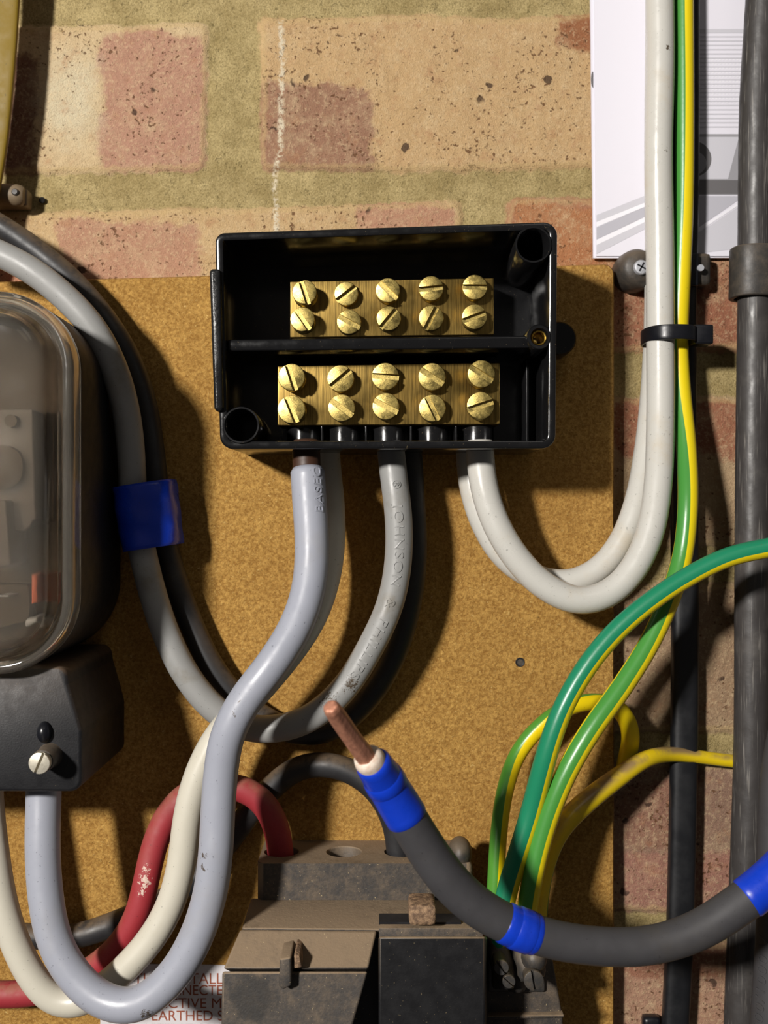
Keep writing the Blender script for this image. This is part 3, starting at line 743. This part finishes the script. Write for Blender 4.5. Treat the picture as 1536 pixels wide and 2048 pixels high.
# ------------------------------------------------------------------ cleats
def saddle_cleat(px, py, label, screw=True, s=1.0):
    root = empty('cable_cleat'); tag(root, label, 'cleat')
    c = P(px, py, 0)
    rings = [(0.0, 0.0082 * s), (0.004, 0.0084 * s), (0.009, 0.0080 * s), (0.012, 0.0068 * s), (0.0135, 0.0050 * s)]
    b = cyl('body', (c.x, -0.0002, c.z), (0.25 * (1 if px < 1000 else 0.2), -1, 0.0), 0, 0, 0, M['cleat'], root, rings=rings)
    bm = bmesh.new(); boxbm(bm, (c.x, -0.010, c.z - 0.0065 * s), (c.x + 0.030 * s, -0.0006, c.z + 0.0065 * s), 0.002)
    mesh_obj('saddle', bm, M['cleat'], root)
    return root
r_ = saddle_cleat(1262, 548, 'black plastic cable cleat with a cross-head screw, tucked under the booklet')
bm = bmesh.new()
zc = P(1284, 533, 16)
cyl('screw', (zc.x, -0.0125, zc.z), (0, -1, 0), 0, 0, 0, M['zinc'], r_, rings=[(0, 0.0030), (0.0022, 0.0030), (0.0028, 0.0026), (0.0030, 0.0018)])
for a in (0, math.pi / 2):
    bm2 = bmesh.new(); boxbm(bm2, (-0.0019, -0.00015, -0.0003), (0.0019, 0.00015, 0.0003), 0)
    bm2.transform(Matrix.Translation((zc.x, -0.01555, zc.z)) @ Matrix.Rotation(a + 0.5, 4, 'Y'))
    mesh_obj('cross_recess', bm2, M['tie'], r_.children[-1] if False else r_, smooth=False)

def left_clip():
    root = empty('cable_clip'); tag(root, 'small grey-brown wall clip at the left edge below the yellow strip', 'clip')
    m = plastic('grey_clip_plastic', (120, 104, 82), 0.45, 0.3, 400, grime=0.4)
    c = P(-40, 393, 4)
    cyl('clip_body', (c.x, -0.008, c.z), (1, 0, -0.05), 0, 0, 0, m, root, rings=[(0, 0.0044), (0.0165, 0.0044), (0.0185, 0.0040), (0.0195, 0.0030)])
    e = P(30, 388, 10)
    bm = bmesh.new(); boxbm(bm, (e.x - 0.012, -0.0075, e.z - 0.004), (e.x + 0.004, -0.0003, e.z + 0.003), 0.001)
    mesh_obj('clip_foot', bm, m, root)
    n = N('nail_grey'); q = P(29, 383, 13)
    cyl('nail', (q.x, -0.0118, q.z), (0, -1, 0), 0, 0, 0, M['cleat'], root, seg=20, rings=[(0, 0.0011), (0.0008, 0.0014), (0.0012, 0.001)])
left_clip()
h = cyl('wall_plug', P(85, 401, -0.2), (0, -1, 0), 0, 0, 0, plastic('hole_black', (14, 13, 12), 0.95, 0.1), None, seg=20, rings=[(0, 0.0013), (0.0006, 0.0013), (0.0009, 0.0010)])
tag(h, 'tiny dark plugged hole in the mortar at the upper left', 'plug')

def saddle_clip():
    root = empty('saddle_clip'); tag(root, 'wide black saddle clip around the heavy cable at the right edge', 'clip')
    p = Path([(1509, 598, 18, 49), (1510, 550, 18, 49), (1511, 497, 18, 49)], 48, it=0)
    s = tube('band', p, M['cleat'], root, depth=0.95, power=2.4, caps=False, seg=56, rings=6)
    m = s.modifiers.new('solid', 'SOLIDIFY'); m.thickness = 0.0022; m.offset = -1
    bevel(s, 0.0005, 2)
    bm = bmesh.new(); a = P(1560, 590, 12); b = P(1640, 505, 12)
    boxbm(bm, (a.x - 0.004, -0.016, a.z), (b.x, -0.0006, b.z), 0.001); mesh_obj('foot', bm, M['cleat'], root)
saddle_clip()
r2 = empty('cable_clip'); tag(r2, 'small black clip gripping the flat cable just below the booklet', 'clip')
bm = bmesh.new(); a = P(1334, 572, 13); b = P(1397, 506, 13); boxbm(bm, (a.x, -0.0135, a.z), (b.x, -0.0005, b.z), 0.0008); mesh_obj('clip_body', bm, M['tie'], r2)
q = P(1396, 540, 10); cyl('nail', (q.x, -0.0135, q.z), (0, -1, 0), 0, 0, 0, M['zinc'], r2, seg=20, rings=[(0, 0.0014), (0.0006, 0.0013)])
# flat-cable clip low down, at the very bottom of the frame
bm = bmesh.new(); a = P(1286, 2110, 5); b = P(1322, 2034, 5); boxbm(bm, (a.x, -0.0060, a.z), (b.x, -0.0005, b.z), 0.0018)
lc = mesh_obj('cable_clip', bm, M['tie']); tag(lc, 'small black clip beside the flat cable at the bottom edge of the frame', 'clip')

# ------------------------------------------------------------------ terminal box
HF, HB = 62.0, 13.0
def build_box():
    root = empty('connector_box'); tag(root, 'open glossy black connector box with two brass terminal bars of slotted screws', 'connector box')
    c = [xz(430, 466, HF), xz(1115, 443, HF), xz(1111, 897, HF), xz(440, 898, HF)]
    t = 0.0028; r = [0.0034, 0.0048, 0.0048, 0.0048]
    rg = [(outline(c, 0.0009, r, 8), -HB / 1000 + 0.0004), (outline(c, 0.0004, r, 8), -HB / 1000 - 0.0006), (outline(c, 0, r, 8), -HF / 1000 + 0.0006), (outline(c, 0.0002, r, 8), -HF / 1000 + 0.0002), (outline(c, 0.0006, r, 8), -HF / 1000),
          (outline(c, t - 0.0006, r, 8), -HF / 1000), (outline(c, t - 0.0002, r, 8), -HF / 1000 + 0.0002), (outline(c, t, r, 8), -HF / 1000 + 0.0007), (outline(c, t + 0.0006, r, 8), -0.0175)]
    loft('shell', rg, M['box'], root)
    # side flange on the left
    prism('side_flange', [(418, 537), (441, 537), (446, 822), (428, 822)], 54, HF + 2.5, M['boxrim'], root, r=0.0014, e=0.0010)
    # divider
    prism('divider', [(454, 679), (1062, 671), (1062, 696), (454, 702)], 16, HF - 3, M['box'], root, r=0.0010, e=0.0007)
    # corner posts
    for px, py in ((1067, 489), (482, 850)):
        q = P(px, py, HF + 0.8); R = MM(37, HF)
        ringtube('corner_post', (q.x, -0.0160, q.z), (0, -1, 0), [(0, R * 0.92), (HF / 1000 - 0.0155, R), (HF / 1000 - 0.0152, R - 0.0002), (HF / 1000 - 0.0152, R - 0.0007), (HF / 1000 - 0.0155, R - 0.0009), (0, R - 0.0013)], M['box'], root)
    # central boss with its brass thread
    q = P(1079, 674, HF); R = MM(26, HF)
    b = ringtube('lid_boss', (q.x, -0.016, q.z), (0, -1, 0), [(0, R), (HF / 1000 - 0.0166, R), (HF / 1000 - 0.016, R - 0.0005), (HF / 1000 - 0.016, R - 0.0014), (HF / 1000 - 0.0168, R - 0.0018), (0, R - 0.0018)], M['box'], root)
    ringtube('threaded_insert', (q.x, -0.030, q.z), (0, -1, 0), [(0, R * 0.6), (0.0300, R * 0.6), (0.0303, R * 0.56), (0.0300, R * 0.46), (0.0285, R * 0.40), (0.027, R * 0.44), (0.0255, R * 0.40), (0.024, R * 0.44), (0, R * 0.4)], M['insert'], b)
    # boss web to the right wall, inner ribs
    prism('rib', [(1052, 662), (1100, 655), (1100, 692), (1052, 690)], 16, HF - 12, M['box'], root, r=0.0006, e=0.0004)
    prism('rib', [(1052, 720), (1057, 720), (1057, 884), (1052, 884)], 16, 40, M['box'], root, r=0.0003, e=0.0002)
    # mounting lugs
    q = P(1120, 676, 26); cyl('mounting_lug', (q.x, -0.0122, q.z), (0, -1, 0), 0, 0, 0, M['box'], root, rings=[(0, 0.0066), (0.0120, 0.0066), (0.0130, 0.0060)])
    q = P(470, 640, 26)
    # terminal bars and screws
    up = [(580, 563), (988, 556), (988, 669), (580, 675)]
    lo = [(555, 732), (1000, 725), (1000, 848), (555, 851)]
    bars = []
    for pts, h0, h1 in ((up, 22, 34), (lo, 28, 44)):
        bars.append(prism('terminal_bar', pts, h0, h1, M['bar'], root, r=0.0003, e=0.0003))
    # pillars carrying the bars
    for pts, h1 in (([(640, 590), (660, 590), (660, 640), (640, 640)], 22.0), ([(905, 585), (925, 585), (925, 640), (905, 640)], 22.0), ([(640, 760), (660, 760), (660, 820), (640, 820)], 28.0), ([(905, 760), (925, 760), (925, 820), (905, 820)], 28.0)):
        prism('bar_support', pts, 16.5, h1, M['box'], root, r=0.0003, e=0.0002)
    S = [(0, 609, 585, 42.0, 24.5, 72), (0, 693, 587, 37.5, 24, -37), (0, 776, 581, 39, 24.5, 43), (0, 862, 577, 38.5, 25, -6), (0, 950, 574, 39, 25, 1),
         (0, 605, 639, 41.5, 24.5, 55), (0, 697, 643, 39.5, 24.5, 28), (0, 777, 637, 39.5, 24.5, -50), (0, 862, 635, 39, 25, -63), (0, 949, 634, 40, 25, -20),
         (1, 583, 753, 52.0, 27, 72), (1, 681, 757, 49, 27, -40), (1, 771, 753, 48.5, 27.5, 4), (1, 864, 753, 49, 27.5, 33), (1, 962, 748, 50, 27.5, 33),
         (1, 583, 819, 52.0, 28, 68), (1, 683, 815, 50, 27, 36), (1, 772, 813, 49, 27, 27), (1, 865, 816, 49, 27, 64), (1, 962, 811, 50, 27.5, -18)]
    for (b, px, py, h1, rp, ang) in S:
        slot_screw('terminal_screw', px, py, (34, 44)[b] - 0.3, h1, rp, ang, M['screw'], bars[b], slot=0.21, slot_depth=1.7, tilt=(random.uniform(-0.03, 0.03), random.uniform(-0.03, 0.03)))
    # cable sleeves below the lower bar
    for px in (604, 686, 776, 866, 958):
        a = P(px, 845, 44)
        cyl('cable_sleeve', (a.x, -0.036, a.z - 0.0004), (0, 0, -1), 0, 0, 0, M['box'], root, rings=[(0, 0.0058), (0.001, 0.0062), (0.0078, 0.0062)])
    for px in (644, 732, 822, 912):
        prism('rib', [(px - 2, 852), (px + 2, 852), (px + 2, 882), (px - 2, 882)], 17, 44, M['box'], root, r=0.0001, e=0.0001)
build_box()

# ------------------------------------------------------------------ meter at the left
def build_meter():
    root = empty('electricity_meter'); tag(root, 'black electricity meter with dusty clear window and slotted-screw terminal cover, cropped by left edge', 'meter')
    XR = -0.1040
    zt = P(0, 578, 84).z; zb = P(0, 1352, 84).z
    xl = P(-420, 0, 84).x
    def ol(ins, dx=0.0, R=0.026): return outline([Vector((xl, zt)), Vector((XR + dx, zt)), Vector((XR + dx, zb)), Vector((xl, zb))], ins, [0.02, R, R, 0.02], 14)
    # case: hollow tub behind the window
    loft('case', [(ol(0.001, R=0.030), -BH / 1000 - 0.0002), (ol(0, R=0.028), -0.016), (ol(0.0002), -0.0700), (ol(0.001), -0.0715), (ol(0.004), -0.0715), (ol(0.0045), -0.070), (ol(0.0045), -0.046)], M['meterblack'], root)
    inner = N('meter_inner_brown'); mi = inner.set(lin((62, 48, 32)), 0.7)
    loft('face_plate', [(ol(0.0046), -0.046), (ol(0.0046), -0.0478)], mi, root)
    g = plastic('meter_grey_plate', (98, 90, 86), 0.4, 0.1)
    # register and gearing visible through the window
    fr = prism('register_frame', [(-200, 818), (78, 818), (84, 1040), (52, 1062), (-200, 1062)], 48, 62, g, root, r=0.001)
    cyl('spindle_disc', P(4, 935, 66), (0, -1, 0), 0, 0, 0, mi, root, rings=[(-0.004, 0.0078), (0.0, 0.0078), (0.0003, 0.0074)])
    cyl('spindle_disc', P(22, 842, 66), (0, -1, 0), 0, 0, 0, mi, root, rings=[(-0.004, 0.0022), (0.0, 0.0022)])
    prism('register_bracket', [(-30, 1000), (12, 1000), (22, 1130), (-30, 1142)], 48, 70, g, root, r=0.001)
    prism('register_bracket', [(-60, 1170), (60, 1168), (74, 1246), (-60, 1262)], 48, 58, mi, root, r=0.001)
    prism('coil_tag', [(74, 1150), (84, 1148), (84, 1206), (74, 1210)], 48, 66, pvc('orange_tag', (190, 90, 55)), root, r=0.0003)
    prism('pivot_pin', [(60, 1245), (84, 1238), (84, 1250), (62, 1262)], 48, 66, M['zinc'], root, r=0.0003)
    prism('pivot_pin', [(-5, 1190), (18, 1190), (18, 1194), (-5, 1194)], 56, 68, M['zinc'], root, r=0.0002)
    # clear moulded window, stepped rim
    gl = N('clear_polycarbonate')
    dusty = gl.math('MULTIPLY', gl.ramp(gl.up(), 0.1, 0.9, 0, 0.7), gl.ramp(gl.noise(300, 4), 0.3, 0.6))
    gm = gl.set(gl.mix(dusty, lin((240, 232, 218)), lin((150, 125, 90))), gl.ramp(gl.noise(80, 4), 0.35, 0.7, 0.03, 0.16))
    gl.b.inputs['Transmission Weight'].default_value = 0.96; gl.b.inputs['IOR'].default_value = 1.42
    prof = [(0.0002, 0.0716), (0.0, 0.0800), (0.0004, 0.0818), (0.0014, 0.0824), (0.0032, 0.0822), (0.0042, 0.0812), (0.0052, 0.0812), (0.0060, 0.0835), (0.0068, 0.0880), (0.0084, 0.0905), (0.0108, 0.0912), (0.0135, 0.0912)]
    th = 0.0013
    outer = [(ol(a), -b) for a, b in prof]
    inn = [(ol(a + th), -(b - th)) for a, b in prof[::-1]]
    inn[-1] = (ol(prof[0][0] + th), -prof[0][1])
    bm = bmesh.new()
    R = [[bm.verts.new((p[0], y, p[1])) for p in pts] for pts, y in outer]; Ri = [[bm.verts.new((p[0], y, p[1])) for p in pts] for pts, y in inn]
    nn = len(R[0])
    for G in (R, Ri):
        for i in range(len(G) - 1):
            for j in range(nn): bm.faces.new((G[i][j], G[i][(j + 1) % nn], G[i + 1][(j + 1) % nn], G[i + 1][j]))
    bm.faces.new(R[-1]); bm.faces.new(Ri[0])
    for j in range(nn): bm.faces.new((R[0][j], R[0][(j + 1) % nn], Ri[-1][(j + 1) % nn], Ri[-1][j]))
    sharp(mesh_obj('window_cover', bm, gm, root), 50)
    # terminal cover below
    tcv = prism('terminal_cover', [(-420, 1332), (132, 1332), (137, 1368), (152, 1420), (163, 1462), (163, 1584), (-420, 1584)], BH + 0.3, 74, M['meterblack'], root, r=0.0040, e=0.0012)
    # sealing screw on its pillar and the hooded recess above it
    q = P(92, 1503, 75)
    c0 = Vector((P(78, 1527, 86).x, -0.0738, P(78, 1527, 86).z))
    cyl('screw_pillar', c0, (0.0, -1, 0.0), 0, 0, 0, M['cleat'], tcv, rings=[(0, 0.0044), (0.0010, 0.0040), (0.0085, 0.0038), (0.0088, 0.0036)])
    slot_screw('cover_screw', 78, 1527, 82.0, 86, 21.5, -67, M['steel'], tcv, slot=0.13, slot_depth=1.1, threads=False)
    q = P(88, 1465, 75)
    bm = bmesh.new(); bmesh.ops.create_uvsphere(bm, u_segments=28, v_segments=16, radius=1.0)
    bm.transform(Matrix.Translation((q.x, -0.0742, q.z)) @ Matrix.Diagonal((0.0026, 0.0034, 0.0037, 1)))
    mesh_obj('seal_peg', bm, M['tie'], tcv)
build_meter()

# ------------------------------------------------------------------ fused cut-out at the bottom
def build_cutout():
    root = empty('fused_cutout'); tag(root, 'dusty black service cut-out with three cable holes and fuse carrier, bottom centre', 'fuse cut-out')
    # outlet block with three holes in its top face
    h0, h1 = BH + 0.3, 41.0
    a = P(514, 1727, h1); b = P(946, 1797, h1)
    ztop, zbot, xl, xr = a.z, b.z - 0.004, a.x, b.x
    cy = -0.5 * (h0 + h1) / 1000
    holes = [(P(563, 1700, 27).x, 0.0064), (P(688, 1703, 27).x, 0.0066), (P(803, 1700, 27).x, 0.0064)]
    # build the top as a strip of square cells each with a round hole
    bm = bmesh.new(); seg = 40; depth = 0.010; r0 = 0.003
    xs = [xl, (holes[0][0] + holes[1][0]) / 2, (holes[1][0] + holes[2][0]) / 2, holes[2][0] + 0.0095, xr]
    y0, y1 = -h0 / 1000, -h1 / 1000
    def V(x, y, z): return bm.verts.new((x, y, z))
    for k in range(4):
        xa, xb = xs[k], xs[k + 1]
        if k < 3:
            cx, r = holes[k]; sq = []; ci = []; cb = []; cm = []
            for j in range(seg):
                th = 2 * math.pi * j / seg + math.pi / 4; c_, s_ = math.cos(th), math.sin(th)
                m_ = max(abs(c_), abs(s_)); ux, uy = c_ / m_, s_ / m_
                px = cx + (ux * (xb - cx) if ux > 0 else -ux * (xa - cx)); py = cy + uy * (abs(y1 - y0) / 2)
                sq.append(V(px, py, ztop)); ci.append(V(cx + r * 1.05 * c_, cy + r * 1.05 * s_, ztop)); cm.append(V(cx + r * c_, cy + r * s_, ztop - 0.0005)); cb.append(V(cx + r * c_, cy + r * s_, ztop - depth))
            for j in range(seg):
                j2 = (j + 1) % seg
                bm.faces.new((sq[j], sq[j2], ci[j2], ci[j])); bm.faces.new((ci[j], ci[j2], cm[j2], cm[j])); bm.faces.new((cm[j], cm[j2], cb[j2], cb[j]))
            bm.faces.new(cb)
        else:
            bm.faces.new((V(xa, y0, ztop), V(xb, y0, ztop), V(xb, y1, ztop), V(xa, y1, ztop)))
    bm.faces.new((V(xl, y1, ztop), V(xr, y1, ztop), V(xr, y1, zbot), V(xl, y1, zbot)))
    bm.faces.new((V(xl, y0, ztop), V(xr, y0, ztop), V(xr, y0, zbot), V(xl, y0, zbot)))
    bm.faces.new((V(xl, y0, ztop), V(xl, y1, ztop), V(xl, y1, zbot), V(xl, y0, zbot)))
    bm.faces.new((V(xr, y0, ztop), V(xr, y1, ztop), V(xr, y1, zbot), V(xr, y0, zbot)))
    bmesh.ops.remove_doubles(bm, verts=bm.verts, dist=0.00002)
    o = mesh_obj('outlet_block', bm, M['bakelite'], root)
    m = o.modifiers.new('bevel', 'BEVEL'); m.width = 0.0024; m.segments = 4; m.limit_method = 'ANGLE'; m.angle_limit = math.radians(60)
    sharp(o, 40)
    # sloping shoulder under it
    hexa('shoulder', [(502, 1797, 40), (930, 1797, 40), (968, 1862, 60), (482, 1858, 60)], [(514, 1797, 13), (905, 1797, 13), (905, 1990, 13), (514, 1990, 13)], M['bakelite'], root, 0.001)
    # body under the fuse carrier
    hexa('base_body', [(500, 1872, 55), (968, 1872, 55), (968, 2180, 55), (500, 2180, 55)], [(505, 1845, 13), (925, 1845, 13), (925, 2180, 13), (505, 2180, 13)], M['bakelite_clean'], root, 0.001)
    # left lid: upper leaf and lower leaf with the crack between, right ends cut back at a slant
    hexa('lid', [(480, 1859, 61), (754, 1861, 61), (737, 1938, 73), (446, 1938, 73)], [(500, 1875, 40), (748, 1875, 40), (737, 1950, 48), (470, 1950, 48)], M['bakelite'], root, 0.0008)
    hexa('lid', [(444, 1943, 74), (736, 1943, 74), (672, 2170, 77), (440, 2170, 77)], [(470, 1943, 48), (730, 1943, 48), (672, 2120, 48), (470, 2120, 48)], M['bakelite'], root, 0.0008)
    # hinge tab with its peg hole
    prism('hinge_tab', [(559, 1918), (582, 1914), (582, 1972), (566, 1980), (558, 1974)], 62, 79, M['bakelite'], root, r=0.0006, e=0.0006)
    prism('hinge_tab', [(588, 1906), (599, 1912), (604, 1936), (588, 1938)], 64, 77, M['peg'], root, r=0.0005, e=0.0005)
    # fuse carrier
    hexa('fuse_carrier', [(757, 1873, 76), (971, 1873, 76), (971, 2170, 76), (757, 2170, 76)], [(757, 1873, 50), (976, 1873, 50), (976, 2130, 50), (757, 2130, 50)], M['bakelite_clean'], root, 0.0008)
    bm = bmesh.new(); a = P(758, 1856, 62); b = P(966, 1873, 62)
    boxbm(bm, (a.x, -0.0620, b.z - 0.002), (b.x, -0.040, a.z), 0.0005); sharp(mesh_obj('carrier_ledge', bm, M['bakelite'], root), 40)
    # slot and peg
    bm = bmesh.new(); a = P(758, 1841, 57); b = P(922, 1852, 58); boxbm(bm, (a.x, -0.0585, b.z), (b.x, -0.050, a.z), 0.0001)
    mesh_obj('carrier_slot', bm, M['tie'], root, smooth=False)
    q = P(845, 1832, 66); w2 = MM(27, 66)
    bm = bmesh.new(); boxbm(bm, (q.x - w2, -0.066, P(0, 1852, 66).z), (q.x + w2, -0.052, P(0, 1812, 66).z), 0.0014)
    mesh_obj('fixing_peg', bm, M['peg'], root)
    # lug peeping out behind the cut cable
    q = P(922, 1715, 40)
    bm = bmesh.new(); bmesh.ops.create_uvsphere(bm, u_segments=24, v_segments=14, radius=1.0)
    bm.transform(Matrix.Translation((q.x, -0.034, q.z)) @ Matrix.Diagonal((0.0046, 0.007, 0.0060, 1)))
    mesh_obj('cover_lug', bm, M['rubber'], root)
    # foot plate right of the carrier
    prism('foot_plate', [(930, 1900), (1102, 1900), (1126, 2036), (1127, 2170), (930, 2170)], BH + 0.2, 46, M['bakelite'], root, r=0.001, e=0.0008)
    prism('foot_plate', [(960, 2032), (1128, 2030), (1129, 2036), (960, 2040)], 45, 49, M['bakelite'], root, r=0.0004, e=0.0004)
build_cutout()

def build_earth_block():
    root = empty('earth_terminal'); tag(root, 'black rubbery earth terminal lugs with slotted screws, receiving the earth wires', 'terminal')
    for (pts, rp) in (([(990, 1870, 50), (1000, 1910, 53), (1006, 1950, 57), (1008, 1975, 58)], 23), ([(1046, 1865, 50), (1052, 1900, 54), (1060, 1935, 58), (1066, 1958, 60)], 29), ([(1026, 1880, 48), (1030, 1930, 50), (1034, 1978, 50)], 20)):
        p = Path([(a, b, c, rp) for a, b, c in pts], rp, it=2)
        o = tube('terminal_lug', p, M['rubber'], root, seg=28, wob=0.10)
    for (x, y, h, r, a) in ((1003, 1936, 65, 15, 52), (1018, 1964, 65, 13, 42), (1068, 1962, 68, 20, 80)):
        slot_screw('lug_screw', x, y, h - 9, h, r, a, M['rubber'], root, slot=0.14, slot_depth=1.2, threads=False)
    bm = bmesh.new(); bmesh.ops.create_uvsphere(bm, u_segments=24, v_segments=14, radius=1.0)
    q = P(1068, 1915, 60)
    bm.transform(Matrix.Translation(q) @ Matrix.Diagonal((0.0046, 0.0055, 0.0050, 1)))
    mesh_obj('terminal_lug', bm, M['rubber'], root)
    prism('terminal_base', [(975, 1880), (1090, 1880), (1090, 1985), (975, 1985)], 46.2, 48, M['rubber'], root, r=0.001)
build_earth_block()

# ------------------------------------------------------------------ warning label
def build_label():
    n = N('white_label'); n.bump(n.noise(200, 4), 0.2, 0.0004)
    m = n.set(n.mix(n.ramp(n.noise(300, 4), 0.5, 0.75, 0, 0.4), lin((214, 210, 212)), lin((180, 170, 160))), 0.4)
    c = [xz(200, 1928, 13), xz(640, 1934, 13), xz(640, 2200, 13), xz(200, 2196, 13)]
    o = loft('warning_label', [(outline(c, 0, 0.0015, 4), -0.0121), (outline(c, 0, 0.0015, 4), -0.0126)], m)
    tag(o, 'white warning label with brown capital letters, partly hidden beside the cut-out', 'label')
    ink = N('brown_ink'); mi = ink.set(lin((150, 78, 52)), 0.6)
    t = [('THIS INSTALLATION', 268, 1968, 22, 268, -0.0), ('IS CONNECTED TO A', 278, 1990, 20, 258, 0.0), ('PROTECTIVE MULTIPLE', 248, 2016, 20, 300, 0), ('EARTHED SYSTEM', 304, 2041, 20, 226, 0), ('NO ALTERATION TO BE MADE', 240, 2068, 20, 340, 0)]
    flat_text(t, mi, o, 12.65)
build_label()
